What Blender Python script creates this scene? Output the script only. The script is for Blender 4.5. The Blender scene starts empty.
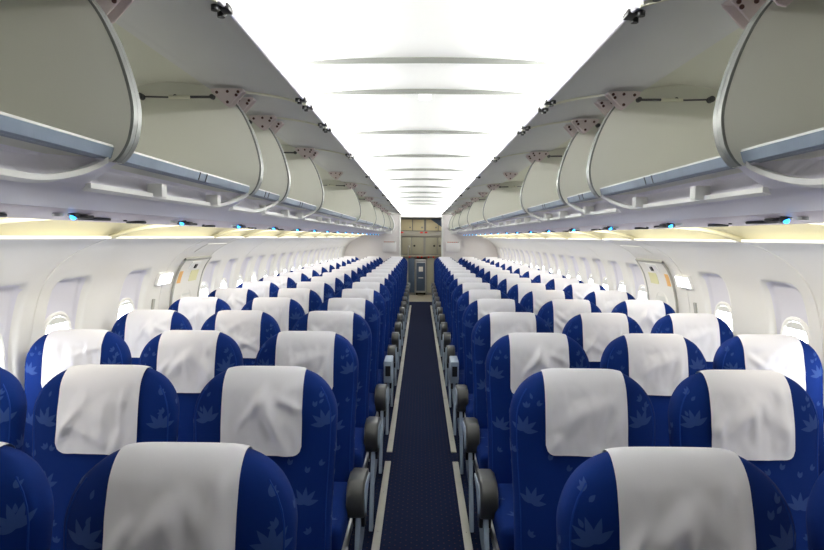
import bpy, bmesh, math, random
from mathutils import Vector, Matrix, noise
random.seed(7)
SC = bpy.context.scene
COL = SC.collection
# ------------------------------------------------------------ camera
F_PX = 625.0
cd = bpy.data.cameras.new('camera'); cam = bpy.data.objects.new('camera', cd); COL.objects.link(cam)
cd.sensor_width = 36.0; cd.lens = F_PX / 824 * 36; cd.clip_start = 0.05; cd.clip_end = 100
yaw = math.atan(8.2 / F_PX); pitch = math.atan(38 / F_PX); roll = math.radians(0.31)
cam.matrix_world = (Matrix.Translation((-0.018, 0, 1.53)) @ Matrix.Rotation(yaw, 4, 'Z')
                    @ Matrix.Rotation(math.pi / 2 - pitch, 4, 'X') @ Matrix.Rotation(roll, 4, 'Z'))
SC.camera = cam
# ------------------------------------------------------------ world and exposure
w = bpy.data.worlds.new('world'); SC.world = w; w.use_nodes = True
w.node_tree.nodes['Background'].inputs[0].default_value = (0.75, 0.85, 1.0, 1)
w.node_tree.nodes['Background'].inputs[1].default_value = 1.0
vs = SC.view_settings
vs.view_transform = 'Standard'; vs.look = 'None'; vs.exposure = 0.11; vs.gamma = 1.0; vs.use_curve_mapping = False
Y0, Y1 = -2.0, 15.0           # cabin ends
CEIL_W = 250.0                # ceiling cove tubes, per side
WALL_W = 42.0                 # sidewall cove tubes, per side
WIN_E = 8.0                   # daylight seen in the window panes
YL0 = 0.3                     # lamps are lit from here aft; the cabin behind the photographer is dim
def strip_light(name, loc, direction, sx, sy, watts, color):
    ld = bpy.data.lights.new(name, 'AREA'); ld.shape = 'RECTANGLE'; ld.size = sx; ld.size_y = sy
    ld.energy = watts; ld.color = color
    o = bpy.data.objects.new(name, ld); COL.objects.link(o)
    d = Vector(direction).normalized()
    yv = Vector((0, 1, 0)); zv = -d; xv = yv.cross(zv).normalized()
    m = Matrix((xv, yv, zv)).transposed().to_4x4(); m.translation = Vector(loc); o.matrix_world = m
    return o
for s in (-1, 1):
    strip_light('ceiling_cove_light', (s * 0.70, (YL0 + Y1) / 2, 2.128), (-s * 0.45, 0, 1), 0.05, Y1 - YL0 - 0.1, CEIL_W, (1.0, 0.99, 0.96))
    strip_light('sidewall_cove_light', (s * 1.175, (YL0 + Y1) / 2 - 0.2, 1.588), (s * 1.0, 0, -0.8), 0.025, Y1 - YL0 - 0.6, WALL_W, (1.0, 0.95, 0.84))
strip_light('vestibule_light', (0, 15.75, 2.02), (0, 0, -1), 0.7, 0.5, 6, (1.0, 0.93, 0.8))

# ------------------------------------------------------------ helpers
def mat(name, color, rough=0.5, metal=0.0, spec=0.5, emit=None, es=0.0, sheen=0.0, bump=None, var=None, coat=0.0):
    m = bpy.data.materials.new(name); m.use_nodes = True; nt = m.node_tree; b = nt.nodes['Principled BSDF']
    b.inputs['Base Color'].default_value = (*color, 1); b.inputs['Roughness'].default_value = rough
    b.inputs['Metallic'].default_value = metal; b.inputs['Specular IOR Level'].default_value = spec
    b.inputs['Sheen Weight'].default_value = sheen; b.inputs['Coat Weight'].default_value = coat
    if sheen: b.inputs['Sheen Roughness'].default_value = 0.4
    if emit:
        b.inputs['Emission Color'].default_value = (*emit, 1); b.inputs['Emission Strength'].default_value = es
    if bump or var:
        tc = nt.nodes.new('ShaderNodeTexCoord'); no = nt.nodes.new('ShaderNodeTexNoise')
        nt.links.new(tc.outputs['Object'], no.inputs['Vector'])
        sc, st = bump or (var[0], 0)
        no.inputs['Scale'].default_value = sc; no.inputs['Detail'].default_value = 3
        if bump:
            bp = nt.nodes.new('ShaderNodeBump'); bp.inputs['Strength'].default_value = st; bp.inputs['Distance'].default_value = 0.002
            nt.links.new(no.outputs['Fac'], bp.inputs['Height']); nt.links.new(bp.outputs['Normal'], b.inputs['Normal'])
        if var:
            n2 = nt.nodes.new('ShaderNodeTexNoise'); n2.inputs['Scale'].default_value = var[0]
            nt.links.new(tc.outputs['Object'], n2.inputs['Vector'])
            mx = nt.nodes.new('ShaderNodeMix'); mx.data_type = 'RGBA'
            mx.inputs['A'].default_value = (*[c * (1 - var[1]) for c in color], 1)
            mx.inputs['B'].default_value = (*[min(1, c * (1 + var[1])) for c in color], 1)
            nt.links.new(n2.outputs['Fac'], mx.inputs['Factor']); nt.links.new(mx.outputs['Result'], b.inputs['Base Color'])
    return m
M = {}
M['blue'] = mat('blue_seat_fabric', (0.0014, 0.0185, 0.138), 0.85, sheen=0.0, spec=0.15, bump=(900, 0.25), var=(6, 0.12))
M['blue_pipe'] = mat('blue_piping', (0.003, 0.032, 0.21), 0.8, spec=0.2)
M['lotus'] = mat('lotus_print', (0.022, 0.055, 0.20), 0.8, spec=0.2)
M['cloth'] = mat('white_cover_cloth', (0.80, 0.79, 0.83), 0.9, spec=0.1, bump=(700, 0.15))
M['pad'] = mat('armrest_rubber', (0.05, 0.052, 0.05), 0.36, spec=0.6)
M['panel'] = mat('armrest_side_panel', (0.34, 0.42, 0.52), 0.45)
M['black'] = mat('black_plastic', (0.012, 0.012, 0.014), 0.4)
M['alloy'] = mat('brushed_alloy', (0.62, 0.64, 0.66), 0.35, metal=0.8)
M['chrome'] = mat('chrome', (0.85, 0.85, 0.87), 0.15, metal=1.0)
M['wall'] = mat('cream_wall_laminate', (0.84, 0.83, 0.79), 0.55, bump=(300, 0.08))
M['niche'] = mat('lavender_window_niche', (0.77, 0.76, 0.82), 0.5)
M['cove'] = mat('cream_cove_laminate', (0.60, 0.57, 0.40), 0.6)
M['rib'] = mat('shaded_riser_grey', (0.10, 0.105, 0.095), 0.6)  # shade of the ceiling risers, put into their colour as a dark grey
M['ceil'] = mat('white_ceiling_panel', (0.86, 0.87, 0.85), 0.5)
M['fair'] = mat('pale_lavender_fairing', (0.84, 0.82, 0.90), 0.42, bump=(250, 0.05))
M['psu'] = mat('pale_pink_service_panel', (0.84, 0.76, 0.82), 0.45)
M['bin'] = mat('warm_grey_bin_lining', (0.79, 0.79, 0.71), 0.5, bump=(260, 0.06))
M['door'] = mat('grey_bin_door_lining', (0.78, 0.78, 0.79), 0.5, bump=(260, 0.06), var=(2.5, 0.04))
M['rim'] = mat('satin_grey_rim', (0.22, 0.23, 0.22), 0.42, metal=0.3)
M['silver'] = mat('blue_silver_lip', (0.21, 0.26, 0.33), 0.4, metal=0.4, var=(14, 0.2))
M['white'] = mat('white_plastic', (0.86, 0.86, 0.84), 0.4)
M['cream'] = mat('cream_plastic', (0.80, 0.79, 0.66), 0.45)
M['pinkw'] = mat('pinkish_white_bracket', (0.80, 0.70, 0.70), 0.5)
M['rivet'] = mat('dark_red_rivet', (0.10, 0.035, 0.03), 0.5)
M['dark'] = mat('dark_grey_plastic', (0.06, 0.06, 0.065), 0.45)
M['strip'] = mat('pale_floor_path_strip', (0.50, 0.49, 0.42), 0.5, var=(9, 0.10))
M['blue_led'] = mat('blue_reading_lamp', (0.02, 0.2, 0.8), 0.3, emit=(0.03, 0.35, 1.0), es=6.0)
M['pane'] = mat('daylight_window_pane', (0.9, 0.95, 1.0), 0.1, emit=(0.93, 0.96, 1.0), es=WIN_E)
M['shade'] = mat('window_shade', (0.72, 0.73, 0.70), 0.6)
M['sign'] = mat('lit_sign_face', (0.95, 0.97, 1), 0.3, emit=(0.92, 0.95, 1.0), es=4.0)
M['orange'] = mat('orange_tag', (0.85, 0.50, 0.18), 0.6)
M['yellow'] = mat('pale_yellow_placard', (0.76, 0.74, 0.44), 0.6)
M['pocket'] = mat('white_pocket', (0.92, 0.90, 0.90), 0.4)
M['seal'] = mat('grey_rubber_seal', (0.42, 0.42, 0.38), 0.7)
M['galley'] = mat('galley_laminate', (0.38, 0.38, 0.30), 0.5)
M['galley_up'] = mat('galley_upper_laminate', (0.74, 0.68, 0.46), 0.5)
M['galley_grey'] = mat('galley_grey_frame', (0.30, 0.31, 0.30), 0.45)
M['red'] = mat('red_latch', (0.75, 0.04, 0.03), 0.4)
M['trolley'] = mat('trolley_blue_grey', (0.06, 0.10, 0.17), 0.4)
M['vinyl'] = mat('beige_vinyl_floor', (0.36, 0.34, 0.27), 0.45)
M['bulk'] = mat('white_bulkhead_laminate', (0.84, 0.80, 0.79), 0.5)
def carpet():
    m = mat('dark_blue_carpet', (0.012, 0.018, 0.05), 0.95, spec=0.1); nt = m.node_tree; b = nt.nodes['Principled BSDF']
    tc = nt.nodes.new('ShaderNodeTexCoord'); mp = nt.nodes.new('ShaderNodeMapping')
    mp.inputs['Scale'].default_value = (26, 26, 26); mp.inputs['Rotation'].default_value = (0, 0, math.radians(45))
    vo = nt.nodes.new('ShaderNodeTexVoronoi'); vo.inputs['Randomness'].default_value = 0.0; vo.inputs['Scale'].default_value = 1.0
    cr = nt.nodes.new('ShaderNodeValToRGB'); cr.color_ramp.elements[0].position = 0.09; cr.color_ramp.elements[1].position = 0.13
    cr.color_ramp.elements[0].color = (0.07, 0.04, 0.045, 1); cr.color_ramp.elements[1].color = (0.007, 0.013, 0.042, 1)
    nt.links.new(tc.outputs['Object'], mp.inputs['Vector']); nt.links.new(mp.outputs['Vector'], vo.inputs['Vector'])
    nt.links.new(vo.outputs['Distance'], cr.inputs['Fac'])
    nt.links.new(cr.outputs['Color'], b.inputs['Base Color'])
    no = nt.nodes.new('ShaderNodeTexNoise'); no.inputs['Scale'].default_value = 400
    bp = nt.nodes.new('ShaderNodeBump'); bp.inputs['Strength'].default_value = 0.4; bp.inputs['Distance'].default_value = 0.003
    nt.links.new(tc.outputs['Object'], no.inputs['Vector']); nt.links.new(no.outputs['Fac'], bp.inputs['Height']); nt.links.new(bp.outputs['Normal'], b.inputs['Normal'])
    return m
M['carpet'] = carpet()

class MB:
    """collects shapes into one mesh"""
    def __init__(s): s.v = []; s.f = []; s.m = []; s.mi = 0
    def add(s, vs, fs):
        n = len(s.v); s.v += [tuple(p) for p in vs]; s.f += [tuple(i + n for i in f) for f in fs]; s.m += [s.mi] * len(fs)
    def frombm(s, bm):
        bm.verts.ensure_lookup_table(); bm.verts.index_update()
        s.add([v.co.copy() for v in bm.verts], [[v.index for v in f.verts] for f in bm.faces]); bm.free()
    def box(s, x0, x1, y0, y1, z0, z1, bev=0.0, seg=2, mtx=None):
        bm = bmesh.new(); bmesh.ops.create_cube(bm, size=1)
        for v in bm.verts:
            v.co = Vector(((x0 + x1) / 2 + v.co.x * abs(x1 - x0), (y0 + y1) / 2 + v.co.y * abs(y1 - y0), (z0 + z1) / 2 + v.co.z * abs(z1 - z0)))
        if bev: bmesh.ops.bevel(bm, geom=bm.edges[:], offset=bev, segments=seg, profile=0.5, affect='EDGES')
        if mtx is not None: bm.transform(mtx)
        s.frombm(bm); return s
    def prism(s, pts, axis, a, b, bev=0.0, seg=2):
        """closed 2D outline extruded along axis: X -> pts (y,z); Y -> pts (x,z); Z -> pts (x,y)"""
        def P(p, t): return {'X': (t, p[0], p[1]), 'Y': (p[0], t, p[1]), 'Z': (p[0], p[1], t)}[axis]
        bm = bmesh.new()
        lo = [bm.verts.new(P(p, a)) for p in pts]; hi = [bm.verts.new(P(p, b)) for p in pts]
        bm.faces.new(lo); bm.faces.new(hi[::-1]); n = len(pts)
        caps = [e for e in bm.edges]
        for i in range(n): bm.faces.new((lo[i], lo[(i + 1) % n], hi[(i + 1) % n], hi[i]))
        if bev: bmesh.ops.bevel(bm, geom=caps, offset=bev, segments=seg, profile=0.5, affect='EDGES')
        s.frombm(bm); return s
    def sheet(s, prof, y0, y1, n=1):
        """open profile (x,z) swept along y"""
        k = len(prof); vs = []
        for j in range(n + 1):
            y = y0 + (y1 - y0) * j / n; vs += [(p[0], y, p[1]) for p in prof]
        s.add(vs, [(j * k + i, j * k + i + 1, (j + 1) * k + i + 1, (j + 1) * k + i) for j in range(n) for i in range(k - 1)]); return s
    def tube(s, pts, r, n=8):
        pts = [Vector(p) for p in pts]; vs = []; prev = None
        for i, p in enumerate(pts):
            t = (pts[min(i + 1, len(pts) - 1)] - pts[max(i - 1, 0)]).normalized()
            u = (prev - t * prev.dot(t)).normalized() if prev is not None else (t.cross(Vector((0.3, 0.2, 0.93))).normalized())
            prev = u; q = t.cross(u)
            vs += [p + (u * math.cos(a) + q * math.sin(a)) * r for a in [2 * math.pi * k / n for k in range(n)]]
        fs = [(i * n + k, i * n + (k + 1) % n, (i + 1) * n + (k + 1) % n, (i + 1) * n + k) for i in range(len(pts) - 1) for k in range(n)]
        fs += [tuple(range(n))[::-1], tuple((len(pts) - 1) * n + k for k in range(n))]
        s.add(vs, fs); return s
    def cyl(s, c, axis, r, h, n=20):
        c = Vector(c); a = Vector(axis).normalized() * h / 2
        return s.tube([c - a, c + a], r, n)
    def mesh(s, name, mats, ang=40, normals=True):
        me = bpy.data.meshes.new(name); me.from_pydata(s.v, [], s.f)
        for m in mats: me.materials.append(m)
        if len(mats) > 1: me.polygons.foreach_set('material_index', s.m)
        if normals:
            bm = bmesh.new(); bm.from_mesh(me); bmesh.ops.recalc_face_normals(bm, faces=bm.faces[:]); bm.to_mesh(me); bm.free()
        me.polygons.foreach_set('use_smooth', [True] * len(me.polygons)); me.set_sharp_from_angle(angle=math.radians(ang))
        return me
    def build(s, name, mats, parent=None, ang=40, normals=True):
        if not isinstance(mats, (list, tuple)): mats = [mats]
        o = bpy.data.objects.new(name, s.mesh(name, mats, ang, normals)); COL.objects.link(o)
        if parent: o.parent = parent
        return o
def tag(o, label=None, cat=None, group=None, kind=None):
    if label: o['label'] = label
    if cat: o['category'] = cat
    if group: o['group'] = group
    if kind: o['kind'] = kind
    return o
def empty(name, loc=(0, 0, 0)):
    o = bpy.data.objects.new(name, None); COL.objects.link(o); o.location = loc; o.empty_display_size = 0.1; return o
def inst(name, me, parent, loc=(0, 0, 0)):
    o = bpy.data.objects.new(name, me); COL.objects.link(o); o.parent = parent; o.location = loc; return o
def copy_tree(o, parent=None):
    c = o.copy(); COL.objects.link(c); c.parent = parent
    for ch in list(o.children): copy_tree(ch, c)
    return c
def struct(o): o['kind'] = 'structure'; return o
SIDE = {-1: 'left', 1: 'right'}
ORD = ['front', 'second', 'third', 'fourth', 'fifth', 'sixth', 'seventh', 'eighth', 'ninth', 'tenth', 'eleventh', 'twelfth',
       'thirteenth', 'fourteenth', 'fifteenth', 'sixteenth', 'rearmost']

# ------------------------------------------------------------ shell: floor, ceiling, walls
b = MB(); b.box(-1.75, 1.75, Y0, 14.75, -0.05, 0.0); struct(b.build('floor', M['carpet']))
b = MB(); b.box(-1.75, 1.75, 14.75, 17.2, -0.05, 0.001); struct(b.build('floor_galley', M['vinyl']))
# ceiling: stepped arch, each panel drops a small riser that faces the camera
def ceil_z(x):
    t = abs(x) / 0.86
    return 2.252 - 0.052 * t ** 2 - 0.055 * t ** 6
XC = [(-0.86 + 1.72 * i / 36) for i in range(37)]
RIBS = [-1.2, 0.1, 1.32, 2.56, 3.10, 4.28, 5.52, 6.64, 7.75, 8.9, 10.05, 11.2, 12.35, 13.5, Y1]
b = MB(); y = Y0
for r in RIBS:
    if r > Y1 - 0.01:
        b.sheet([(x, ceil_z(x)) for x in XC], y, Y1); break
    b.sheet([(x, ceil_z(x)) for x in XC], y, r)
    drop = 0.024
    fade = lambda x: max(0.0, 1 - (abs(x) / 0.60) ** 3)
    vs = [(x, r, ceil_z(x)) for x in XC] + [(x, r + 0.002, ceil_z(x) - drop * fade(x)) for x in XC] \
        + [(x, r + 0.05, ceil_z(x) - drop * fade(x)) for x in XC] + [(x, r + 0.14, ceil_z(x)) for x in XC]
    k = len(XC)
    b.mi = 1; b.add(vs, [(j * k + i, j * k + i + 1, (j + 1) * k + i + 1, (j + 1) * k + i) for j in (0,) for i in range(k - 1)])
    b.mi = 0; b.add(vs, [(j * k + i, j * k + i + 1, (j + 1) * k + i + 1, (j + 1) * k + i) for j in (1, 2) for i in range(k - 1)])
    y = r + 0.14
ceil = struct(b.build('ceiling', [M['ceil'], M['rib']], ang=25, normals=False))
b = MB(); b.box(-0.03, 0.03, 3.085, 3.10, 2.196, 2.225, 0.004); b.mi = 1; b.box(-0.018, 0.018, 3.080, 3.0855, 2.203, 2.218, 0.001)
tag(b.build('sensor_box', [M['white'], M['seal']], None), 'small white sensor box on a ceiling rib', 'sensor')

def wall_x(z):
    P = [(0.0, 1.66), (0.4, 1.78), (0.8, 1.84), (1.0, 1.845), (1.2, 1.81), (1.31, 1.765), (1.40, 1.69), (1.47, 1.58), (1.52, 1.455)]
    for i in range(len(P) - 1):
        if z <= P[i + 1][0]:
            z0, x0 = P[i]; z1, x1 = P[i + 1]
            xm = P[i - 1] if i > 0 else (2 * z0 - z1, 2 * x0 - x1); xp = P[i + 2] if i + 2 < len(P) else (2 * z1 - z0, 2 * x1 - x0)
            t = (z - z0) / (z1 - z0)
            m0 = (x1 - xm[1]) / (z1 - xm[0]) * (z1 - z0); m1 = (xp[1] - x0) / (xp[0] - z0) * (z1 - z0)
            return (2*t**3-3*t*t+1)*x0 + (t**3-2*t*t+t)*m0 + (-2*t**3+3*t*t)*x1 + (t**3-t*t)*m1
    return P[-1][1]
WIN_Y = [1.00, 1.53, 2.06, 2.61, 3.15, 3.89, 4.77] + [5.31 + 0.53 * i for i in range(18)]
WIN_Y = [y for y in WIN_Y if y < 14.8]
EXIT_Y = 4.77
def sstep(a, b_, x):
    t = min(1, max(0, (x - a) / (b_ - a))); return t * t * (3 - 2 * t)
def rrect(u, v, hu, hv, r):
    qx = abs(u) - hu + r; qy = abs(v) - hv + r
    return math.hypot(max(qx, 0), max(qy, 0)) + min(max(qx, qy), 0) - r
SEAMS = [0.74, 1.84, 2.88, 4.31, 5.05, 6.22, 7.28, 8.34, 9.4, 10.46, 11.52, 12.58, 13.64]
def recess(y, z):
    """depth outward of the window niche at (y,z)"""
    best = 0
    for wy in WIN_Y:
        if abs(wy - EXIT_Y) < 0.01: continue
        u = y - wy
        if abs(u) > 0.3: continue
        hw = 0.165
        d = rrect(u, z - 1.035, hw, 0.275, 0.06)
        best = max(best, 0.045 * sstep(0.012, -0.028, d))
    for sy in SEAMS:
        if abs(y - sy) < 0.006: best = max(best, 0.006)
    return best
def build_wall(s):
    ys = set()
    y = Y0
    while y < Y1: ys.add(round(y, 4)); y += 0.05
    ys.add(Y1)
    for wy in WIN_Y:
        for e in (-1, 1):
            for k in range(-5, 6): ys.add(round(wy + e * 0.165 + k * 0.011, 4))
    for sy in SEAMS:
        for k in (-0.008, -0.0045, 0, 0.0045, 0.008): ys.add(round(sy + k, 4))
    ys = sorted(v for v in ys if Y0 <= v <= Y1)
    zs = [0, 0.2, 0.4, 0.55, 0.7] + [0.74 + 0.012 * i for i in range(51)] + [1.37, 1.40, 1.43, 1.46, 1.49, 1.505, 1.52]
    vs = []
    for y in ys:
        for z in zs:
            d = recess(y, z); dx = (wall_x(z + 0.01) - wall_x(z - 0.01)) / 0.02; L = math.hypot(1, dx)
            vs.append((s * (wall_x(z) + d / L), y, z - dx * d / L))
    k = len(zs)
    fs = [(j * k + i, j * k + i + 1, (j + 1) * k + i + 1, (j + 1) * k + i) for j in range(len(ys) - 1) for i in range(k - 1)]
    if s > 0: fs = [f[::-1] for f in fs]
    m = MB()
    deep = [recess(y, z) > 0.02 for y in ys for z in zs]
    fa = [f for f in fs if sum(deep[i] for i in f) < 3]; fb = [f for f in fs if sum(deep[i] for i in f) >= 3]
    m.add(vs, fa + fb); m.m = [0] * len(fa) + [1] * len(fb)
    # ledge on top of the sidewall, with small notches at the seams
    cuts = [Y0] + SEAMS + [Y1]
    for a, c in zip(cuts[:-1], cuts[1:]):
        m.box(s * 1.435, s * 1.475, a + 0.02, c - 0.02, 1.513, 1.528, 0.004)
    return struct(m.build('wall_' + SIDE[s], [M['wall'], M['niche']], ang=50, normals=False))
for s in (-1, 1): build_wall(s)
# cove over the sidewall: concave bays divided by curved ribs
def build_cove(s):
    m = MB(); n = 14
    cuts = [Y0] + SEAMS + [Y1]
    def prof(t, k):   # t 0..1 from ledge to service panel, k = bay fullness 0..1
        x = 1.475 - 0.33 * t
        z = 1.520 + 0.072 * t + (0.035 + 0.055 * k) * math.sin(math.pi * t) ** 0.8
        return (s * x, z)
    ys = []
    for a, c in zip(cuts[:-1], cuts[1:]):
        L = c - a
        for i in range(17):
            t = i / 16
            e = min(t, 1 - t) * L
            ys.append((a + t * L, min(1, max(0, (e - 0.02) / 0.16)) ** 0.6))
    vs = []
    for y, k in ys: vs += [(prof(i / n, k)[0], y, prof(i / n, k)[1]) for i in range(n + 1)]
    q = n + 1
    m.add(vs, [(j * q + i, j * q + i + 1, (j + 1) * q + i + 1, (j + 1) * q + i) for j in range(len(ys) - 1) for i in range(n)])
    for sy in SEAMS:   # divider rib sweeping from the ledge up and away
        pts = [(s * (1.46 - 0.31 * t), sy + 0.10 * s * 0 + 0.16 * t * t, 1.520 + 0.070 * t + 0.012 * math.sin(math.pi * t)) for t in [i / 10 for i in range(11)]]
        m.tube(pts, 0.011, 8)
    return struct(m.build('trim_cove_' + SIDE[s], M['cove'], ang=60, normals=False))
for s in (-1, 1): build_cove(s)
# floor path strips
n = 1
for s in (-1, 1):
    for a, c in ((-0.6, 4.17), (4.36, 5.83), (5.84, 7.6), (7.61, 9.4), (9.41, 11.2), (11.21, 13.9)):
        m = MB(); m.box(s * 0.209, s * 0.249, a, c, 0.0, 0.007, 0.002)
        m.mi = 1
        y = a + 0.25
        while y < c: m.cyl((s * 0.229, y, 0.0072), (0, 0, 1), 0.003, 0.001, 8); y += 0.5
        struct(m.build('trim_%d' % n, [M['strip'], M['dark']])); n += 1

# windows
win_n = 1
def oval(hw, hh, n=32, p=2.6):
    out = []
    for i in range(n):
        a = 2 * math.pi * i / n; c, q = math.cos(a), math.sin(a)
        out.append((math.copysign(abs(c) ** (2 / p), c) * hw, math.copysign(abs(q) ** (2 / p), q) * hh))
    return out
def make_window(s, y, zc=0.955, off=0.036):
    """frame ring, pane and part-drawn shade in local (y, up-tangent, inward) axes"""
    global win_n
    dx = (wall_x(zc + 0.1) - wall_x(zc - 0.1)) / 0.2
    up = Vector((s * dx, 0, 1)).normalized(); inn = Vector((-s, 0, dx)).normalized() if True else None
    inn = (up.cross(Vector((0, 1, 0))) * 1.0); inn = inn if inn.x * s < 0 else -inn
    c = Vector((s * wall_x(zc), y, zc)) - inn * off
    def W(u, v, d): return c + Vector((0, u, 0)) + up * v + inn * d
    m = MB(); rings = [(0.135, 0.185, 0.0), (0.132, 0.182, 0.012), (0.122, 0.171, 0.016), (0.112, 0.160, 0.010), (0.110, 0.158, -0.006)]
    vs = []
    for hw, hh, d in rings: vs += [W(u, v, d) for u, v in oval(hw, hh)]
    k = 32
    m.add(vs, [(j * k + i, j * k + (i + 1) % k, (j + 1) * k + (i + 1) % k, (j + 1) * k + i) for j in range(4) for i in range(k)])
    fr = m.build('window_%d' % win_n, M['wall']); struct(fr); win_n += 1
    p = MB(); vs = [W(u, v, 0.004) for u, v in oval(0.112, 0.160)]; p.add(vs, [tuple(range(k))]); 
    p.build('pane', M['pane'], fr)
    h = MB(); low = random.choice([0.115, 0.09, 0.12, 0.105, 0.13])
    ov = [(u, max(v, low)) for u, v in oval(0.1105, 0.158)]
    top = [(u, v) for u, v in ov if v > low]; us = [u for u, v in top]
    poly = [W(u, v, 0.007) for u, v in top] ; poly2 = [W(u, v, 0.010) for u, v in top]
    kk = len(top)
    if kk > 2:
        h.add(poly + poly2, [tuple(range(kk)), tuple(range(kk, 2 * kk))[::-1]] + [(i, (i + 1) % kk, kk + (i + 1) % kk, kk + i) for i in range(kk)])
        h.build('window_shade', M['shade'], fr)
for s in (-1, 1):
    for y in WIN_Y:
        make_window(s, y, off=(0.036 if abs(y - EXIT_Y) > 0.01 else -0.012))
# exit doors over the wing
def on_wall(s, z, d=0.0):
    dx = (wall_x(z + 0.01) - wall_x(z - 0.01)) / 0.02; L = math.hypot(1, dx)
    return (s * (wall_x(z) - d / L), z + dx * d / L)
def wall_patch(m, s, y0, y1, z0, z1, d, th, nz=8, slant=0.0):
    """thin curved plate lying on the sidewall, standing d proud"""
    vs = []
    for lay in (d - th, d):
        for i in range(nz + 1):
            z = z0 + (z1 - z0) * i / nz; x, zz = on_wall(s, z, lay); o = slant * (i / nz)
            vs += [(x, y0 + o, zz), (x, y1 + o, zz)]
    q = 2 * (nz + 1); fs = []
    for i in range(nz):
        a = 2 * i; fs += [(a, a + 1, a + 3, a + 2), (q + a, q + a + 2, q + a + 3, q + a + 1), (a, a + 2, q + a + 2, q + a), (a + 1, q + a + 1, q + a + 3, a + 3)]
    fs += [(0, q, q + 1, 1), (q - 2, q - 1, 2 * q - 1, 2 * q - 2)]
    m.add(vs, fs); return m
for k, s in enumerate((-1, 1)):
    m = MB(); wall_patch(m, s, EXIT_Y - 0.27, EXIT_Y + 0.27, 0.45, 1.365, 0.012, 0.012, 16)
    d = struct(m.build('door_%d' % (k + 1), M['wall'])); d['label'] = 'over-wing emergency exit hatch set in the cabin side'
    m = MB()
    for a, c in ((EXIT_Y - 0.275, EXIT_Y - 0.262), (EXIT_Y + 0.262, EXIT_Y + 0.275)): wall_patch(m, s, a, c, 0.45, 1.37, 0.017, 0.014, 16)
    wall_patch(m, s, EXIT_Y - 0.275, EXIT_Y + 0.275, 1.358, 1.372, 0.017, 0.014, 2)
    m.build('seal', M['seal'], d)
    m = MB(); wall_patch(m, s, EXIT_Y - 0.10, EXIT_Y + 0.10, 1.285, 1.345, 0.020, 0.008, 3); m.build('handle_cover', M['white'], d)
    m = MB(); wall_patch(m, s, EXIT_Y - 0.01, EXIT_Y + 0.03, 1.295, 1.325, 0.028, 0.009, 2); m.build('handle', M['black'], d)
    m = MB(); wall_patch(m, s, EXIT_Y - 0.23, EXIT_Y - 0.17, 1.185, 1.275, 0.016, 0.004, 3)
    o = m.build('placard', M['orange'], d); o['label'] = 'orange placard'
    m = MB(); wall_patch(m, s, EXIT_Y + 0.0, EXIT_Y + 0.16, 1.185, 1.27, 0.016, 0.004, 3)
    o = m.build('placard', M['yellow'], d); o['label'] = 'pale yellow placard'
    m = MB(); wall_patch(m, s, EXIT_Y - 0.22, EXIT_Y + 0.22, 1.415, 1.475, 0.006, 0.004, 4); struct(m.build('trim_exit_' + SIDE[s], M['wall']))
    r = MB(); wall_patch(r, s, 4.18, 4.40, 1.195, 1.28, 0.020, 0.02, 3)
    sg = r.build('exit_sign', M['white'])
    tag(sg, 'lit white rectangular sign on the %s wall just before the exit hatch' % SIDE[s], 'sign')
    r = MB(); wall_patch(r, s, 4.188, 4.392, 1.202, 1.273, 0.023, 0.003, 3); o = r.build('sign_face', M['sign'], sg)
    r = MB(); wall_patch(r, s, 4.19, 4.22, 1.03, 1.10, 0.010, 0.012, 3)
    o = r.build('release_handle', M['seal']); tag(o, 'small grey slot handle below the lit sign on the %s wall' % SIDE[s], 'handle')

# ------------------------------------------------------------ rear bulkhead, vestibule and galley
b = MB()
for s in (-1, 1): b.box(s * 0.50, s * 1.95, Y1, Y1 + 0.05, 0, 2.35)
b.box(-0.5, 0.5, Y1, Y1 + 0.05, 2.03, 2.35)
struct(b.build('wall_back', M['bulk']))
b = MB()
for s in (-1, 1): b.box(s * 0.90, s * 0.95, Y1 + 0.05, 17.2, 0, 2.35)
struct(b.build('wall_vestibule', M['bulk']))
b = MB(); b.box(-0.95, 0.95, Y1 + 0.05, 17.2, 2.035, 2.07); struct(b.build('ceiling_vestibule', M['ceil']))
b = MB(); b.box(-0.95, 0.95, 17.2, 17.25, 0, 2.3); struct(b.build('wall_galley', M['bulk']))
b = MB(); b.box(-2, 2, Y0 - 0.05, Y0, 0, 2.4); struct(b.build('wall_front', M['bulk']))
b = MB()
for s in (-1, 1): b.box(s * 0.49, s * 0.53, Y1 - 0.03, Y1 + 0.08, 0.0, 2.03, 0.008)
b.box(-0.53, 0.53, Y1 - 0.03, Y1 + 0.08, 2.0, 2.035, 0.008)
struct(b.build('trim_doorway', M['white']))
b = MB(); b.box(-0.20, 0.20, 15.2, 15.5, 2.015, 2.034, 0.004); b.mi = 1; b.box(-0.15, 0.15, 15.18, 15.2, 2.006, 2.030, 0.002)
tag(b.build('ceiling_sign', [M['galley_grey'], M['dark']]), 'dark flat panel under the galley passage ceiling', 'sign')
for s in (-1, 1):
    m = MB(); x0, x1 = (s * 0.60, s * 0.92); xa, xb = min(x0, x1), max(x0, x1)
    m.box(xa, xb, Y1 - 0.05, Y1 - 0.001, 1.18, 1.40, 0.008)
    o = m.build('literature_pocket', M['pocket'])
    tag(o, 'white wall pocket on the rear bulkhead %s of the aisle' % SIDE[s], 'pocket')
    m = MB(); m.box(xa + 0.02, xb - 0.02, Y1 - 0.045, Y1 - 0.004, 1.395, 1.42, 0.002); m.mi = 1
    for i in range(5): m.box(xa + 0.03 + 0.05 * i, xa + 0.065 + 0.05 * i, Y1 - 0.047, Y1 - 0.044, 1.405, 1.416)
    m.build('leaflets', [M['galley'], M['red']], o)
GY = 16.5
g = empty('galley_cabinet', (0, GY, 0)); tag(g, 'beige aircraft galley unit of lockers at the end of the aisle', 'cabinet')
def gp(name, m, mats): 
    o = m.build(name, mats, g); return o
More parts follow.
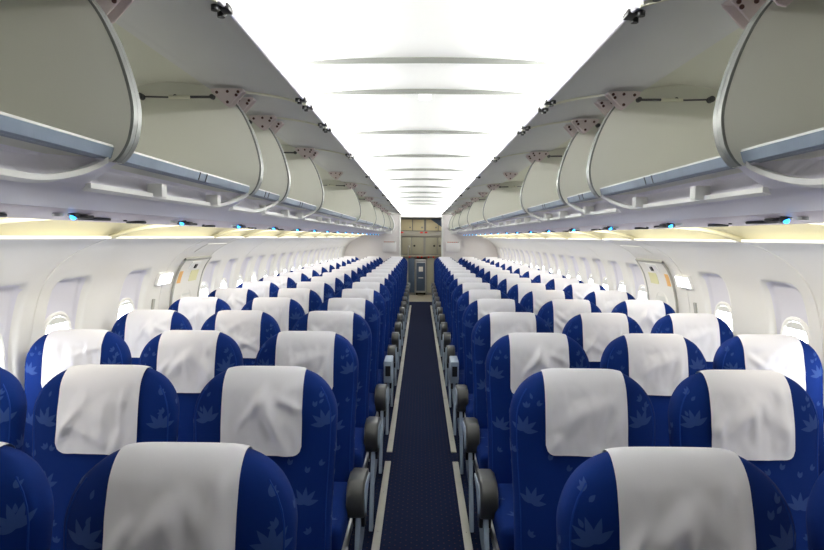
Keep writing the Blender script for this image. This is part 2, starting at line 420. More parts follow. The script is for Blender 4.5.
m = MB(); m.box(-0.88, -0.15, 0.02, 0.68, 0.0, 1.0); m.box(0.14, 0.88, 0.02, 0.68, 0, 1.0); m.box(-0.88, 0.88, 0.02, 0.68, 1.0, 2.02)
m.box(-0.15, 0.14, 0.60, 0.68, 0.0, 1.0)
gp('carcass', m, M['galley_grey'])
for x0, x1 in ((-0.86, -0.55), (-0.53, -0.24), (-0.215, 0.075), (0.13, 0.44), (0.46, 0.80)):
    m = MB(); m.box(x0, x1, -0.008, 0.02, 1.70, 1.99, 0.005)
    d = gp('locker_door', m, M['galley_up'])
    m = MB(); m.box(x1 - 0.07, x1 - 0.03, -0.02, -0.006, 1.76, 1.80, 0.003); m.build('latch', M['galley_grey'], d)
for x0, x1 in ((-0.86, -0.52), (-0.50, -0.26), (-0.24, 0.06), (0.12, 0.42), (0.44, 0.80)):
    m = MB(); m.box(x0, x1, -0.008, 0.02, 1.08, 1.52, 0.005)
    d = gp('compartment_door', m, M['galley'])
    lx = {-0.24: -0.175, 0.12: 0.345, 0.44: 0.495}.get(x0)
    if lx is not None:
        m = MB(); m.cyl((lx, -0.012, 1.30), (0, 1, 0), 0.026, 0.02, 16); m.build('round_lock', M['black'], d)
m = MB(); m.box(-0.86, 0.80, -0.03, 0.02, 1.545, 1.68, 0.01); gp('shelf_rail', m, M['seal'])
for x in (-0.50, 0.01, 0.13):
    m = MB(); m.box(x - 0.035, x + 0.035, -0.045, -0.028, 1.63, 1.67, 0.006); o = gp('latch', m, M['red']); o['label'] = 'red turn latch'
m = MB(); m.box(-0.88, 0.88, -0.06, 0.02, 1.015, 1.05, 0.008); gp('counter', m, M['galley'])
for x0, x1 in ((-0.86, -0.55), (-0.52, -0.35), (-0.33, -0.17), (0.17, 0.34), (0.36, 0.80)):
    m = MB(); m.box(x0, x1, 0.0, 0.02, 0.06, 0.97, 0.006); gp('lower_door', m, M['galley'] if x0 > 0 or x0 < -0.5 else M['trolley'])
for x in (-0.30, -0.08, 0.02, 0.20, 0.33):
    m = MB(); m.box(x - 0.02, x + 0.02, -0.075, -0.058, 0.985, 1.02, 0.004); gp('latch', m, M['red'])['label'] = 'red turn latch'
m = MB(); m.tube([(-0.34, -0.03, 1.05), (-0.34, -0.03, 1.26), (-0.33, -0.05, 1.30), (-0.31, -0.08, 1.30), (-0.30, -0.09, 1.26)], 0.012, 8); gp('tap', m, M['alloy'])
m = MB(); m.prism([(0.24, 2.0), (0.80, 2.0), (0.80, 1.78), (0.56, 1.78)], 'Y', -0.06, -0.045); gp('curtain_flap', m, M['trolley'])
t = empty('service_trolley', (-0.005, GY + 0.0, 0)); tag(t, 'blue-grey meal trolley stowed under the galley counter', 'trolley')
m = MB(); m.box(-0.135, 0.135, -0.02, 0.5, 0.06, 0.94, 0.01); m.build('body', M['alloy'], t)
m = MB(); m.box(-0.115, 0.115, -0.035, -0.018, 0.11, 0.85, 0.01); d = m.build('door', M['trolley'], t)
m = MB(); m.box(-0.05, 0.06, -0.04, -0.034, 0.62, 0.75, 0.002); m.build('paper_label', M['white'], d)
m = MB(); m.box(-0.06, 0.07, -0.045, -0.034, 0.44, 0.47, 0.004); m.build('latch', M['alloy'], d)
m = MB(); m.tube([(-0.11, -0.02, 0.90), (-0.11, -0.06, 0.90), (0.11, -0.06, 0.90), (0.11, -0.02, 0.90)], 0.01); m.build('handle', M['dark'], t)
for x in (-0.1, 0.1):
    for yy in (0.06, 0.42):
        m = MB(); m.cyl((x, yy, 0.03), (1, 0, 0), 0.03, 0.03, 16); m.build('wheel', M['black'], t)

# ------------------------------------------------------------ overhead bins
RIM = [(0.688, 1.690), (0.671, 1.707), (0.654, 1.738), (0.645, 1.785), (0.648, 1.83), (0.663, 1.89), (0.687, 1.955), (0.722, 2.02), (0.770, 2.072), (0.835, 2.105)]
def smooth(pts, n=4):
    out = []
    P = [Vector((*p, 0)) for p in pts]
    for i in range(len(P) - 1):
        p0 = P[max(i - 1, 0)]; p1 = P[i]; p2 = P[i + 1]; p3 = P[min(i + 2, len(P) - 1)]
        for k in range(n):
            t = k / n
            q = 0.5 * ((2 * p1) + (p2 - p0) * t + (2 * p0 - 5 * p1 + 4 * p2 - p3) * t * t + (3 * p1 - p0 - 3 * p2 + p3) * t ** 3)
            out.append((q.x, q.y))
    out.append(tuple(pts[-1])); return out
RIMS = smooth(RIM, 4)
BACK = [(0.84, 2.108), (1.00, 2.125), (1.15, 2.10), (1.28, 2.03), (1.37, 1.93), (1.41, 1.82), (1.40, 1.74), (1.34, 1.702), (1.0, 1.698), (0.70, 1.698)]
BACKS = smooth(BACK, 3)
DOOR_IN = smooth([(0.838, 2.098), (0.76, 2.096), (0.66, 2.088), (0.555, 2.070), (0.466, 2.046)], 3)
def mir(pts, s): return [(s * p[0], p[1]) for p in pts]
def bracket(m, s, y, yw=0.05):
    """triangular white hinge plate under the open door, rivets in dark red"""
    m.mi = 0
    zf = 2.086
    m.box(s * 0.69, s * 0.80, y - 0.02, y + 0.02, zf - 0.010, zf - 0.002, 0.002)
    for q in (-0.02, 0.02):
        m.prism([(s * 0.81, zf - 0.004), (s * 0.685, zf - 0.006), (s * 0.69, zf - 0.014), (s * 0.735, zf - 0.062), (s * 0.752, zf - 0.066), (s * 0.805, zf - 0.02)], 'Y', y + q - 0.003, y + q + 0.003, 0.0015, 1)
    m.mi = 1
    for (x, z) in ((0.705, -0.016), (0.745, -0.015), (0.785, -0.018), (0.712, -0.028), (0.745, -0.054)):
        m.cyl((s * x, y - 0.0245, zf + z), (0, 1, 0), 0.0055, 0.004, 10)
def make_bin(s, y0, y1, tabs, label, mids=()):
    root = empty('overhead_bin', (s * 0.95, y0, 1.70)); ox, oy, oz = root.location
    tag(root, label, 'overhead bin', 'overhead bins with open doors')
    def P(m, name, mats, parent=root, **k):
        m.v = [(v[0] - ox, v[1] - oy, v[2] - oz) for v in m.v]
        return m.build(name, mats, parent, **k)
    g = 0.020
    m = MB(); pr = mir(BACKS, s); m.sheet(pr, y0, y1, 1)
    P(m, 'shell', M['bin'], normals=False, ang=60)
    for (a, c) in ((y0, y0 + g), (y1 - g, y1)):
        ring = RIMS + [(p[0], p[1]) for p in BACKS[:-1]]
        m = MB(); m.prism(mir(ring, s), 'Y', a + 0.001, c - 0.001)
        e = P(m, 'end_panel', M['bin'])
        m = MB()       # satin edge trim following the curved front edge
        k = len(RIMS); vs = []
        for y_ in (a + 0.0005, c - 0.0005):
            for off in (-0.004, 0.003):
                vs += [(s * (p[0] + off), y_, p[1]) for p in RIMS]
        m.add(vs, [(i, i + 1, 2 * k + i + 1, 2 * k + i) for i in range(k - 1)] + [(k + i, 3 * k + i, 3 * k + i + 1, k + i + 1) for i in range(k - 1)]
              + [(i, k + i, k + i + 1, i + 1) for i in range(k - 1)] + [(2 * k + i, 2 * k + i + 1, 3 * k + i + 1, 3 * k + i) for i in range(k - 1)])
        m.v = [(v[0] - ox, v[1] - oy, v[2] - oz) for v in m.v]
        m.build('edge_trim', M['rim'], e, ang=50)
    # silver lip rail
    m = MB(); m.prism(mir([(0.700, 1.694), (0.692, 1.698), (0.685, 1.7205), (0.705, 1.7235), (0.72, 1.722), (0.72, 1.695)], s), 'Y', y0 + g, y1 - g)
    lr = P(m, 'lip_rail', M['silver'])
    m = MB(); m.tube([(s * 0.690, y0 + g, 1.7235), (s * 0.690, y1 - g, 1.7235)], 0.0035, 8); m.v = [(v[0] - ox, v[1] - oy, v[2] - oz) for v in m.v]
    m.build('lip_bead', M['white'], lr)
    mid = (y0 + y1) / 2
    for dy in (-0.03, 0.03):
        m = MB(); m.prism(mir([(0.690, 1.698), (0.6825, 1.7215), (0.70, 1.722), (0.70, 1.698)], s), 'Y', mid + dy - 0.002, mid + dy + 0.002)
        m.v = [(v[0] - ox, v[1] - oy, v[2] - oz) for v in m.v]
        m.build('rail_clip', M['dark'], lr)
    # lower fairing with the hand-hold pocket
    L = y1 - y0; ny = max(20, int(L / 0.018)); ns = 16; vs = []
    for j in range(ny + 1):
        y = y0 + L * j / ny
        for i in range(ns + 1):
            t = i / ns
            x = 0.697 + 0.083 * t; z = 1.694 - 0.052 * t - 0.006 * math.sin(math.pi * t)
            u = y - mid; hw = L / 2 - 0.035
            if u < 0: dd = rrect(u, (t - 0.52) * 0.095, hw, 0.044, 0.006)
            else: dd = max(rrect(u, (t - 0.52) * 0.095, hw, 0.044, 0.012), (u - (hw - 0.15 * (1 - math.sqrt(max(0, 1 - min(1, max(0, t)) ** 2))))) * 0.6)
            q = sstep(0.004, -0.014, dd)
            vs.append((s * (x + 0.045 * q), y, z + 0.042 * q))
    for j in range(ny + 1):
        y = y0 + L * j / ny
        for (x, z) in ((0.785, 1.637), (0.82, 1.624), (0.86, 1.613), (0.90, 1.604), (0.935, 1.5985)): vs.append((s * x, y, z))
    k = ns + 1; base = (ny + 1) * k
    fs = [(j * k + i, j * k + i + 1, (j + 1) * k + i + 1, (j + 1) * k + i) for j in range(ny) for i in range(ns)]
    fs += [(j * k + ns, base + j * 5, base + (j + 1) * 5, (j + 1) * k + ns) for j in range(ny)]
    fs += [(base + j * 5 + i, base + j * 5 + i + 1, base + (j + 1) * 5 + i + 1, base + (j + 1) * 5 + i) for j in range(ny) for i in range(4)]
    m = MB(); m.add(vs, fs); fa = P(m, 'lower_fairing', M['fair'], normals=False, ang=60)
    # white lip round the bottom of the pocket
    pts = []
    a, c = y0 + 0.036, y1 - 0.036
    pts = [(s * 0.778, a, 1.641)]
    for i in range(11):
        q = (1 - i / 10) * math.pi / 2; pts.append((s * (0.700 + 0.078 * math.sin(q)), c - 0.15 * (1 - math.cos(q)), 1.690 - 0.049 * math.sin(q)))
    m = MB(); vs = []
    for (x, y, z) in pts: vs += [(x - s * 0.010, y, z - 0.004), (x - s * 0.010, y, z + 0.008), (x + s * 0.006, y, z + 0.008), (x + s * 0.010, y, z - 0.010)]
    k = len(pts)
    m.add(vs, [(4 * i + q, 4 * i + (q + 1) % 4, 4 * i + 4 + (q + 1) % 4, 4 * i + 4 + q) for i in range(k - 1) for q in range(4)] + [(0, 1, 2, 3), (4 * k - 1, 4 * k - 2, 4 * k - 3, 4 * k - 4)]); m.v = [(v[0] - ox, v[1] - oy, v[2] - oz) for v in m.v]
    m.build('pocket_lip', M['white'], fa)
    for ty in tabs:
        m = MB(); m.box(s * 0.742, s * 0.785, ty - 0.018, ty + 0.018, 1.638, 1.676, 0.003)
        m.v = [(v[0] - ox, v[1] - oy, v[2] - oz) for v in m.v]
        m.build('latch_tab', M['white'], fa)
    # the raised door, seen from below
    m = MB(); up = [(p[0], p[1] + 0.018) for p in DOOR_IN]
    m.prism(mir(DOOR_IN + up[::-1], s), 'Y', y0 + 0.006, y1 - 0.006, 0.004, 2)
    d = P(m, 'door', M['door'])
    m = MB()
    for yy in (y0 + 0.010, y1 - 0.010):
        m = MB(); m.tube([(s * p[0], yy, p[1] - 0.001) for p in DOOR_IN[1:]], 0.0045, 6)
        m.v = [(v[0] - ox, v[1] - oy, v[2] - oz) for v in m.v]; m.build('edge_bead', M['cream'], d)
    m = MB(); m.tube([(s * 0.465, y0 + 0.02, 2.050), (s * 0.465, y1 - 0.02, 2.050)], 0.006, 8)
    m.v = [(v[0] - ox, v[1] - oy, v[2] - oz) for v in m.v]; m.build('edge_strip', M['fair'], d)
    lat = [y0 + 0.07, y1 - 0.07] + list(mids)
    for ly in lat:
        m = MB()
        for q in (-1, 1):
            m.cyl((s * 0.483, ly + q * 0.022, 2.042), (0, 0, 1), 0.009, 0.012, 14); 
        m.box(s * 0.453, s * 0.476, ly - 0.02, ly + 0.02, 2.040, 2.056, 0.004)
        m.v = [(v[0] - ox, v[1] - oy, v[2] - oz) for v in m.v]
        m.build('latch', M['black'], d)
    for hy in [y0 + 0.075, y1 - 0.075] + [q + 0.0 for q in mids]:
        m = MB(); bracket(m, s, hy); P(m, 'hinge_bracket', [M['pinkw'], M['rivet']])
    for (wy, hy) in ((y1 - g - 0.014, y1 - 0.075), (y0 + g + 0.014, y0 + 0.075)):
        m = MB(); m.cyl((s * 1.10, wy, 2.066), (0, 1, 0), 0.012, 0.026, 14)
        m.tube([(s * 1.10, wy, 2.066), (s * 0.98, (wy), 2.063)], 0.0035, 8)
        m.mi = 1; m.tube([(s * 0.99, wy, 2.063), (s * 0.90, (wy + hy) / 2, 2.060)], 0.0075, 10)
        m.mi = 0; m.tube([(s * 0.90, (wy + hy) / 2, 2.060), (s * 0.80, hy, 2.056)], 0.005, 8)
        m.cyl((s * 0.965, wy, 2.066), (0, 1, 0), 0.007, 0.02, 10); m.cyl((s * 0.81, hy, 2.056), (0, 1, 0), 0.009, 0.02, 10)
        P(m, 'gas_strut', [M['dark'], M['cream']])
    return root
BINS = [(-2.0, -0.72, 'behind the photographer', [], ()),
        (-0.72, 1.41, 'nearest', [-0.3, 0.35, 0.8], (0.35,)),
        (1.41, 2.49, 'second', [1.77, 2.25], ()),
        (2.49, 3.02, 'short third', [2.93], ()),
        (3.02, 4.11, 'fourth', [3.45, 3.85], ()),
        (4.11, 6.63, 'long fifth', [4.6, 5.05, 5.6, 6.1], (5.40,)),
        (6.63, 8.9, 'sixth', [7.1, 7.6, 8.1, 8.5], (7.75,)),
        (8.9, 10.9, 'seventh', [9.4, 9.9, 10.4], (9.9,)),
        (10.9, 13.1, 'eighth', [11.4, 12, 12.6], (12.0,)),
        (13.1, 14.60, 'last', [13.6, 14.2], ())]
JL = {1.41: 1.385, 2.49: 2.47, 3.02: 2.99, 4.11: 4.04, 6.63: 6.58}; JR = {1.41: 1.42, 2.49: 2.50, 3.02: 3.05, 4.11: 4.17, 6.63: 6.66}
for s in (-1, 1):
    J = JL if s < 0 else JR
    for y0, y1, nm, tabs, mids in BINS[1:]:
        y0 = J.get(y0, y0); y1 = J.get(y1, y1)
        where = {'nearest': 'cut off by the picture edge', 'second': 'just past the nearest one', 'short third': 'only half as wide as its neighbours',
                 'fourth': 'just past the narrow one', 'long fifth': 'at the exit hatch', 'last': 'against the rear bulkhead'}.get(nm, 'far down the cabin')
        make_bin(s, y0, y1, tabs, '%s open overhead bin on the %s, %s' % (nm, SIDE[s], where), mids)
    # white rounded end cap where the bins meet the bulkhead
    m = MB(); m.prism(mir([(p[0] - 0.02, p[1] - 0.004) for p in RIMS] + BACKS[:-1], s), 'Y', 14.601, 14.999, 0.012, 2)
    m.box(s * 0.50, s * 0.84, 14.62, 14.999, 2.06, 2.10, 0.01)
    m.box(s * 0.70, s * 1.12, 14.601, 14.999, 1.60, 1.70, 0.012)
    # blanking panel at the cabin front, behind the photographer
    struct(m.build('trim_bin_end_' + SIDE[s], M['white']))
    m = MB(); m.prism(mir(RIMS + BACKS[:-1], s), 'Y', -1.99, -0.73); struct(m.build('trim_bin_front_' + SIDE[s], M['bin']))
    m = MB(); m.sheet(mir([(0.69, 1.69), (0.78, 1.64), (0.935, 1.5985)], s), Y0, -0.72); struct(m.build('trim_fairing_' + SIDE[s], M['fair'], normals=False))
    m = MB(); m.sheet(mir([(0.84, 2.11), (0.86, 2.15)], s), Y0, Y1); struct(m.build('trim_cornice_' + SIDE[s], M['ceil'], normals=False))
# ------------------------------------------------------------ passenger service panels, one per row each side
PITCH = 0.787; ROWS = 17; ROW0 = 1.235
def make_psu(s):
    root = empty('passenger_service_unit', (s * 1.02, 0, 1.60))
    ox, oz = root.location.x, root.location.z
    H = PITCH / 2 - 0.002
    def zz(x): return 1.598 - (x - 0.935) / 0.20 * 0.020
    def P(m, name, mats, parent=root, **k):
        m.v = [(v[0] - ox, v[1], v[2] - oz) for v in m.v]; return m.build(name, mats, parent, **k)
    m = MB(); m.prism(mir([(0.936, 1.598), (0.955, 1.592), (1.13, 1.576), (1.145, 1.581), (1.15, 1.60), (0.936, 1.61)], s), 'Y', -H, H); P(m, 'housing', M['psu'])
    m = MB(); m.cyl((s * 0.975, 0, 1.586), (s * 0.3, -0.5, -1), 0.015, 0.014, 16); P(m, 'lamp_socket', M['dark'])
    m = MB()
    bm = bmesh.new(); bmesh.ops.create_uvsphere(bm, u_segments=16, v_segments=10, radius=0.0085, matrix=Matrix.Translation((s * 0.975, -0.004, 1.580))); m.frombm(bm)
    P(m, 'reading_lamp', M['blue_led'])
    m = MB(); m.cyl((s * 1.0, 0.055, 1.584), (0, -0.3, -1), 0.017, 0.012, 16); m.box(s * 0.965, s * 0.995, 0.045, 0.09, 1.578, 1.588, 0.003); P(m, 'lamp_cluster', M['dark'])
    m = MB(); m.cyl((s * 0.985, -0.06, 1.584), (0, 0, -1), 0.014, 0.008, 16); P(m, 'air_nozzle', M['alloy'])
    m = MB(); m.box(s * 1.02, s * 1.07, 0.20, 0.30, 1.577, 1.585, 0.003); P(m, 'vent_slot', M['dark'])
    m = MB(); m.box(s * 1.04, s * 1.09, -0.24, -0.18, 1.574, 1.583, 0.003); P(m, 'vent_slot', M['dark'])
    m = MB(); m.cyl((s * 1.05, -0.33, 1.582), (0, 0, -1), 0.006, 0.006, 10); P(m, 'screw', M['dark'])
    return root
for s in (-1, 1):
    proto = make_psu(s); n = 0
    k = 0
    y = 1.72
    for k in range(ROWS):
        o = proto if k == 0 else copy_tree(proto)
        o.location.y = 1.72 + PITCH * k
        tag(o, '%s service panel from the camera with blue reading lamp, under the %s bins' % (ORD[k], SIDE[s]), 'service panel', 'service panels under the %s bins' % SIDE[s])
    m = MB()
    m.prism(mir([(0.936, 1.598), (0.955, 1.592), (1.13, 1.576), (1.145, 1.581), (1.15, 1.60), (0.936, 1.61)], s), 'Y', Y0, 1.72 - PITCH / 2 - 0.001)
    m.prism(mir([(0.936, 1.598), (0.955, 1.592), (1.13, 1.576), (1.145, 1.581), (1.15, 1.60), (0.936, 1.61)], s), 'Y', 1.72 + PITCH * (ROWS - 0.5) + 0.001, Y1)
    struct(m.build('trim_service_rail_' + SIDE[s], M['psu']))

# ------------------------------------------------------------ seats
H_, B_, A_, W_, R_, T_, ZB = 1.091, 0.155, 0.085, 0.237, 0.065, 0.052, 0.40
PEXP = 3.4
def wz(z, o=0.0):
    h = H_ + o - z; Wn = W_ + o - 0.012 * sstep(0.95, 0.6, z)
    if h >= B_: return Wn
    return A_ + (Wn - A_) * math.sqrt(max(0, 1 - (1 - max(h, 0) / B_) ** 2))
def tz(z, o=0.0):
    h = H_ + o - z; t = T_ + o + 0.012 * math.exp(-((z - 0.97) / 0.09) ** 2) + 0.010 * math.exp(-((z - 0.58) / 0.12) ** 2)
    if h >= R_: return t
    return t * math.sqrt(max(0, 1 - (1 - max(h, 0) / R_) ** 2))
def yc(z): return 0.045 + (z - H_) * 0.17
def sy(x, z, o=0.0):
    """half thickness of the backrest at (x, z)"""
    w_ = wz(z, o)
    if w_ <= 1e-6: return 0
    q = 1 - min(1, abs(x) / w_) ** PEXP
    return tz(z, o) * max(0, q) ** (1 / PEXP)
def ztop(x, o=0.0):
    ax = abs(x); Wn = W_ + o
    if ax <= A_: return H_ + o
    u = min(1, (ax - A_) / (Wn - A_)); return H_ + o - B_ * (1 - math.sqrt(1 - u * u))
def loop(z, n=48):
    w_, t_ = wz(z), tz(z); out = []
    for i in range(n):
        a = 2 * math.pi * i / n - math.pi / 2; c, q = math.cos(a), math.sin(a)
        out.append((math.copysign(abs(c) ** (2 / PEXP), c) * w_, math.copysign(abs(q) ** (2 / PEXP), q) * t_ + yc(z)))
    return out
def arc_point(z, u, off):
    """point on the backrest surface at height z, arc distance u from the front centre"""
    L = loop(z, 160); n = len(L); st = 1 if u >= 0 else -1; rem = abs(u); i = 0
    for _ in range(80):
        a = L[i % n]; c = L[(i + st) % n]; d = math.hypot(c[0] - a[0], c[1] - a[1])
        if rem <= d:
            t = rem / d if d else 0; x = a[0] + (c[0] - a[0]) * t; y = a[1] + (c[1] - a[1]) * t
            nx, ny = (c[1] - a[1]) * st, -(c[0] - a[0]) * st; q = math.hypot(nx, ny) or 1
            return (x + nx / q * off, y + ny / q * off, z)
        rem -= d; i += st
    return (L[i % n][0], L[i % n][1], z)
def petal(m, u0, z0, ang, L, wd):
    vs = []; n = 6
    for i in range(n + 1):
        t = i / n; hw = wd * (math.sin(math.pi * t ** 0.8)) + 0.0003
        for q in (-1, 0, 1):
            u = u0 + math.sin(ang) * L * t + math.cos(ang) * hw * q; z = z0 + math.cos(ang) * L * t - math.sin(ang) * hw * q
            z = min(z, H_ - 0.012)
            vs.append(arc_point(z, u, 0.0012))
    m.add(vs, [(3 * i + q, 3 * i + q + 1, 3 * i + q + 4, 3 * i + q + 3) for i in range(n) for q in range(2)])
def lotus(m, u, z, S, tilt, n=5):
    A = {5: (-1.25, -0.62, 0, 0.62, 1.25), 3: (-0.7, 0, 0.7), 2: (-0.35, 0.35), 1: (0,)}[n]
    for k, a in enumerate(A): petal(m, u, z, a + tilt, S * (1.0 if abs(a) < 0.9 else 0.9), S * (0.155 if n == 5 else 0.24))
def backrest_mesh(v):
    rnd = random.Random(100 + v); m = MB()
    zs = [ZB, ZB + 0.02] + [ZB + 0.05 + 0.04 * i for i in range(12)] + [H_ - B_ + 0.012 * i for i in range(6)]
    h = H_ - zs[-1]; k = 12
    zs += [H_ - h * (1 - math.sin(math.pi / 2 * i / k)) for i in range(1, k + 1)]
    N = 48; vs = []
    for i, z in enumerate(zs):
        sc = 0.9 if i == 0 else 1
        vs += [(p[0] * sc, (p[1] - yc(z)) * sc + yc(z), z) for p in loop(z, N)]
    nz = len(zs)
    m.add(vs, [(j * N + i, j * N + (i + 1) % N, (j + 1) * N + (i + 1) % N, (j + 1) * N + i) for j in range(nz - 1) for i in range(N)]
          + [tuple(range(N))[::-1], tuple((nz - 1) * N + i for i in range(N))])
    m.mi = 1                     # piping along the side gusset
    for e in (-1, 1):
        for qs in (-1,):
            pts = [(e * wz(z) * 0.93, qs * sy(wz(z) * 0.93, z) + yc(z), z) for z in [0.45 + 0.028 * i for i in range(22)]]
            m.tube(pts, 0.0025, 5)
    m.mi = 2                     # woven lotus pattern
    for e in (-1, 1):
        lotus(m, e * (0.185 + rnd.uniform(-0.012, 0.02)), 0.925 + rnd.uniform(-0.05, 0.04), 0.052, rnd.uniform(-0.5, 0.5))
        lotus(m, e * (0.15 + rnd.uniform(-0.02, 0.03)), 0.70 + rnd.uniform(-0.04, 0.04), 0.052, rnd.uniform(-0.6, 0.6))
        for _ in range(3): lotus(m, e * rnd.uniform(0.15, 0.215), rnd.uniform(1.0, 1.05) - 0.03 * _, 0.019, rnd.uniform(-1, 1), rnd.choice((1, 2, 3)))
        for _ in range(4): lotus(m, e * rnd.uniform(0.05, 0.24), rnd.uniform(0.76, 0.84), 0.021, rnd.uniform(-1, 1), rnd.choice((2, 3)))
        for _ in range(3): lotus(m, e * rnd.uniform(0.245, 0.29), rnd.uniform(0.55, 1.0), 0.02, rnd.uniform(-1, 1), rnd.choice((2, 3)))
        for _ in range(2): lotus(m, e * rnd.uniform(0.02, 0.2), rnd.uniform(0.52, 0.64), 0.021, rnd.uniform(-1, 1), 3)
        lotus(m, e * 0.27, 0.78 + rnd.uniform(-0.1, 0.1), 0.04, rnd.uniform(-0.3, 0.3), 5)
    me = m.mesh('backrest', [M['blue'], M['blue_pipe'], M['lotus']], 45, normals=False)
    return me
def cover_mesh(v):
    rnd = random.Random(500 + v); hw = 0.131; nx = 48; nf = 44; nb = 14; m = MB(); O = 0.004; vs = []
    folds = [(rnd.uniform(-0.12, 0.12), rnd.uniform(0.06, 0.2), rnd.uniform(-1.3, 1.3), rnd.uniform(0.012, 0.028), rnd.uniform(0.007, 0.016) * rnd.choice((1, 1, -0.6)), rnd.uniform(0.05, 0.12)) for _ in range(9)]
    LB = 0.262 + rnd.uniform(-0.006, 0.006)
    skew = rnd.uniform(-0.02, 0.02)
    cols = [-hw + 2 * hw * i / nx for i in range(nx + 1)]
    for x in cols:
        zt = ztop(x, O)
        e = hw - abs(x); rc = 0.03
        Lb = LB + skew * x - (rc - math.sqrt(max(0, rc * rc - (rc - e) ** 2)) if e < rc else 0) - (H_ + O - zt)
        col = []
        for i in range(nf, -1, -1):
            hh = Lb * (i / nf) ** 1.5; z = zt - hh
            y = -sy(x, z, O) + yc(z)
            px, pz = x, (H_ - z); d = 0
            for (fx, fz, an, wd, am, ln) in folds:
                a = (px - fx) * math.cos(an) + (pz - fz) * math.sin(an); b2 = -(px - fx) * math.sin(an) + (pz - fz) * math.cos(an)
                d += am * math.exp(-(a / wd) ** 2) * math.exp(-(b2 / ln) ** 2)
            nz_ = noise.noise(Vector((px * 14, pz * 10, v * 7.3)))
            d += 0.006 * nz_ + 0.003 * noise.noise(Vector((px * 40, pz * 25, v * 3.1)))
            d = d * sstep(0.01, 0.09, pz) * (0.35 + 0.65 * sstep(0, 0.03, e))
            y -= 0.001 + max(-0.002, d) + 0.006 * sstep(0.12, 0.26, pz)
            col.append((x * (1 + 0.0 * pz), y, z))
        for i in range(1, nb + 1):
            z = zt - 0.14 * (i / nb) ** 1.5; col.append((x, sy(x, z, O) + yc(z) + 0.001, z))
        vs += col
    k = nf + 1 + nb
    m.add(vs, [(j * k + i, (j + 1) * k + i, (j + 1) * k + i + 1, j * k + i + 1) for j in range(nx) for i in range(k - 1)])
    return m.mesh('headrest_cover', [M['cloth']], 60, normals=False)
NV = 6
BACKM = [backrest_mesh(v) for v in range(NV)]
COVM = [cover_mesh(v) for v in range(NV)]
def cushion_mesh():
    m = MB(); m.box(-0.232, 0.232, -0.56, -0.10, 0.33, 0.455, 0.035, 4)
    m.mi = 1
    for (x, y, S) in ((-0.15, -0.45, 0.05), (0.12, -0.35, 0.05), (-0.05, -0.25, 0.03), (0.19, -0.5, 0.025), (-0.2, -0.3, 0.025)):
        for a in (-1.2, -0.6, 0, 0.6, 1.2):
            c, q = math.sin(a), math.cos(a)
            m.add([(x, y, 0.4562), (x + c * S * .5 - q * S * .17, y + q * S * .5 + c * S * .17, 0.4562), (x + c * S, y + q * S, 0.4562), (x + c * S * .5 + q * S * .17, y + q * S * .5 - c * S * .17, 0.4562)], [(0, 1, 2, 3)])
    return m.mesh('seat_cushion', [M['blue'], M['lotus']])
CUSH = cushion_mesh()
m = MB(); m.box(-0.235, 0.235, -0.50, -0.12, 0.275, 0.325, 0.01); m.tube([(-0.240, -0.42, 0.29), (0.240, -0.42, 0.29)], 0.022, 12); m.tube([(-0.240, -0.15, 0.29), (0.240, -0.15, 0.29)], 0.022, 12)
FRAME = m.mesh('seat_frame', [M['alloy']])
def leg_mesh(y):
    m = MB(); m.prism([(y - 0.022, 0.28), (y + 0.022, 0.28), (y + 0.03, 0.03), (y + 0.05, 0.0), (y - 0.05, 0.0), (y - 0.03, 0.03)], 'X', -0.015, 0.015, 0.004)
    return m.mesh('leg', [M['alloy']])
LEGF, LEGR = leg_mesh(-0.40), leg_mesh(-0.16)
def arm_profile(g=0.0):
    """side view (y, z) of the armrest: level top, big rounded nose towards the front"""
    pts = []
    cy, cz, r = -0.300, 0.458, 0.080 - g
    for i in range(13):
        a = math.radians(90 + i * 15); pts.append((cy + math.cos(a) * r * 0.9, cz + math.sin(a) * r))
    pts += [(-0.27, 0.405 + g), (-0.22, 0.445 + g), (-0.115, 0.46 + g), (-0.115, 0.515 - g), (-0.20, 0.530 - g)]
    return pts
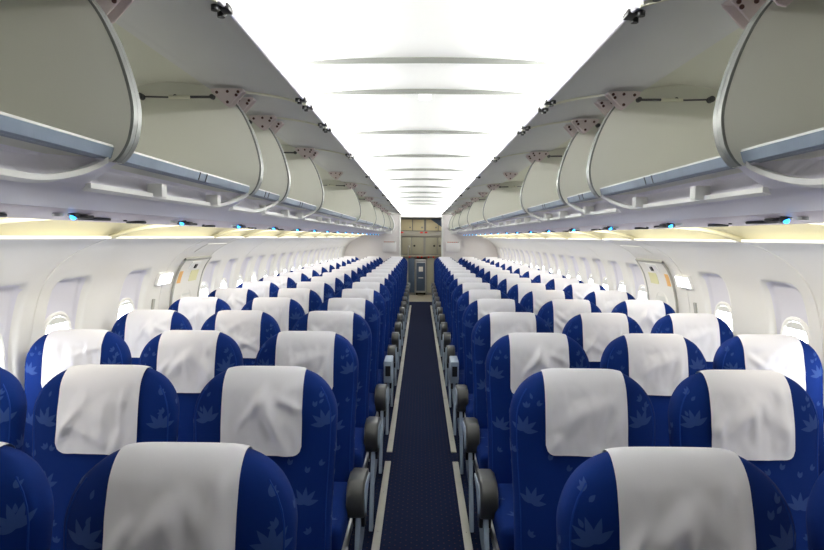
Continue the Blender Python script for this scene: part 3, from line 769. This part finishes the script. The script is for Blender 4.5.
def arm_meshes(s, box=False):
    """aisle armrest of the block on side s, at local x towards the aisle"""
    xa = -s * (0.272 if s < 0 else 0.262)
    a0, a1 = min(xa - 0.026, xa + 0.026), max(xa - 0.026, xa + 0.026)
    pad = MB()
    if box:
        pad.box(a0 - 0.006, a1 + 0.006, -0.375, -0.11, 0.395, 0.565, 0.008)
        pad.mi = 1; pad.box(a0 + 0.006, a1 - 0.006, -0.381, -0.373, 0.45, 0.53, 0.003)
        P1 = pad.mesh('armrest_pad', [M['panel'], M['black']])
    else:
        pad.prism(arm_profile(), 'X', a0 + (0 if s < 0 else -0.0) - (0.02 if s < 0 else 0), a1 + (0.02 if s > 0 else 0), 0.012, 3); P1 = pad.mesh('armrest_pad', [M['pad']])
    ins = MB(); out = -s * 0.0275
    i0, i1 = xa + out * 0.85, xa + out * 1.12
    ins.prism([(y, z) for y, z in arm_profile(0.020)], 'X', min(i0, i1), max(i0, i1), 0.001, 1); P2 = ins.mesh('armrest_insert', [M['panel']])
    sp = MB(); q0, q1 = xa - 0.010, xa + 0.010
    sp.prism([(-0.31, 0.43), (-0.25, 0.47), (-0.13, 0.485), (-0.10, 0.42), (-0.13, 0.27), (-0.20, 0.235), (-0.36, 0.215), (-0.40, 0.22), (-0.37, 0.30), (-0.335, 0.38)], 'X', q0, q1, 0.005, 2)
    sp.prism([(-0.40, 0.24), (-0.35, 0.24), (-0.40, 0.12), (-0.43, 0.02), (-0.475, 0.02), (-0.45, 0.12)], 'X', q0, q1, 0.003)
    P3 = sp.mesh('side_panel', [M['panel']])
    bk = MB(); bk.prism([(-0.325, 0.405), (-0.30, 0.42), (-0.22, 0.43), (-0.21, 0.36), (-0.25, 0.325), (-0.30, 0.335)], 'X', xa - 0.024, xa + 0.024, 0.004)
    P4 = bk.mesh('armrest_bracket', [M['black']])
    bt = MB(); bt.cyl((xa + s * 0.028, -0.32, 0.45), (1, 0, 0), 0.010, 0.012, 14); P5 = bt.mesh('recline_button', [M['chrome']])
    return [('armrest_pad', P1), ('armrest_insert', P2) if not box else None, ('side_panel', P3), ('armrest_bracket', P4), ('recline_button', P5) if not box else None]
ARMS = {s: [a for a in arm_meshes(s) if a] for s in (-1, 1)}
ARMBOX = {s: [a for a in arm_meshes(s, True) if a] for s in (-1, 1)}
def inner_arm():
    m = MB(); m.prism(arm_profile(0.012), 'X', -0.014, 0.014, 0.008, 2); return m.mesh('armrest_pad', [M['pad']])
INNER = inner_arm()
COLX = {-1: [(0.535, 'aisle'), (1.068, 'middle'), (1.588, 'window')], 1: [(0.518, 'aisle'), (1.045, 'middle'), (1.56, 'window')]}
for k in range(ROWS):
    for s in (-1, 1):
        for ci, (cx, cname) in enumerate(COLX[s]):
            if k == 0 and ci == 2: continue      # outside the picture
            if k == 0: cx -= {-1: (0.028, 0.044), 1: (0.014, 0.022)}[s][ci]
            elif k == 1 and s < 0: cx -= 0.008
            jx = random.uniform(-0.004, 0.004)
            root = empty('airline_seat', (s * cx, ROW0 + PITCH * k, 0))
            root.rotation_euler.z = random.uniform(-0.005, 0.005)
            extra = ''
            if k == 4 or k == 5: extra = ' near the exit hatch'
            if k == 16: extra = ' before the bulkhead'
            nm = 'front-row' if k == 0 else ORD[k] + '-row'
            if k == 5 and ci == 0: extra = ' with a boxy armrest'
            tag(root, 'blue lotus-print %s seat, white headrest cover, %s %s side of aisle%s' % (cname, nm, SIDE[s], extra), 'seat', 'blue airline seats with white headrest covers')
            v = random.randrange(NV)
            inst('backrest', BACKM[v], root); inst('headrest_cover', COVM[(v + random.randrange(NV)) % NV], root)
            inst('seat_cushion', CUSH, root); inst('seat_frame', FRAME, root)
            inst('leg', LEGF, root); inst('leg', LEGR, root)
            if ci == 0:
                for nme, me in (ARMBOX if k == 5 else ARMS)[s]: inst(nme, me, root)
            else:
                inst('armrest_pad', INNER, root, (-s * 0.264, 0, 0))
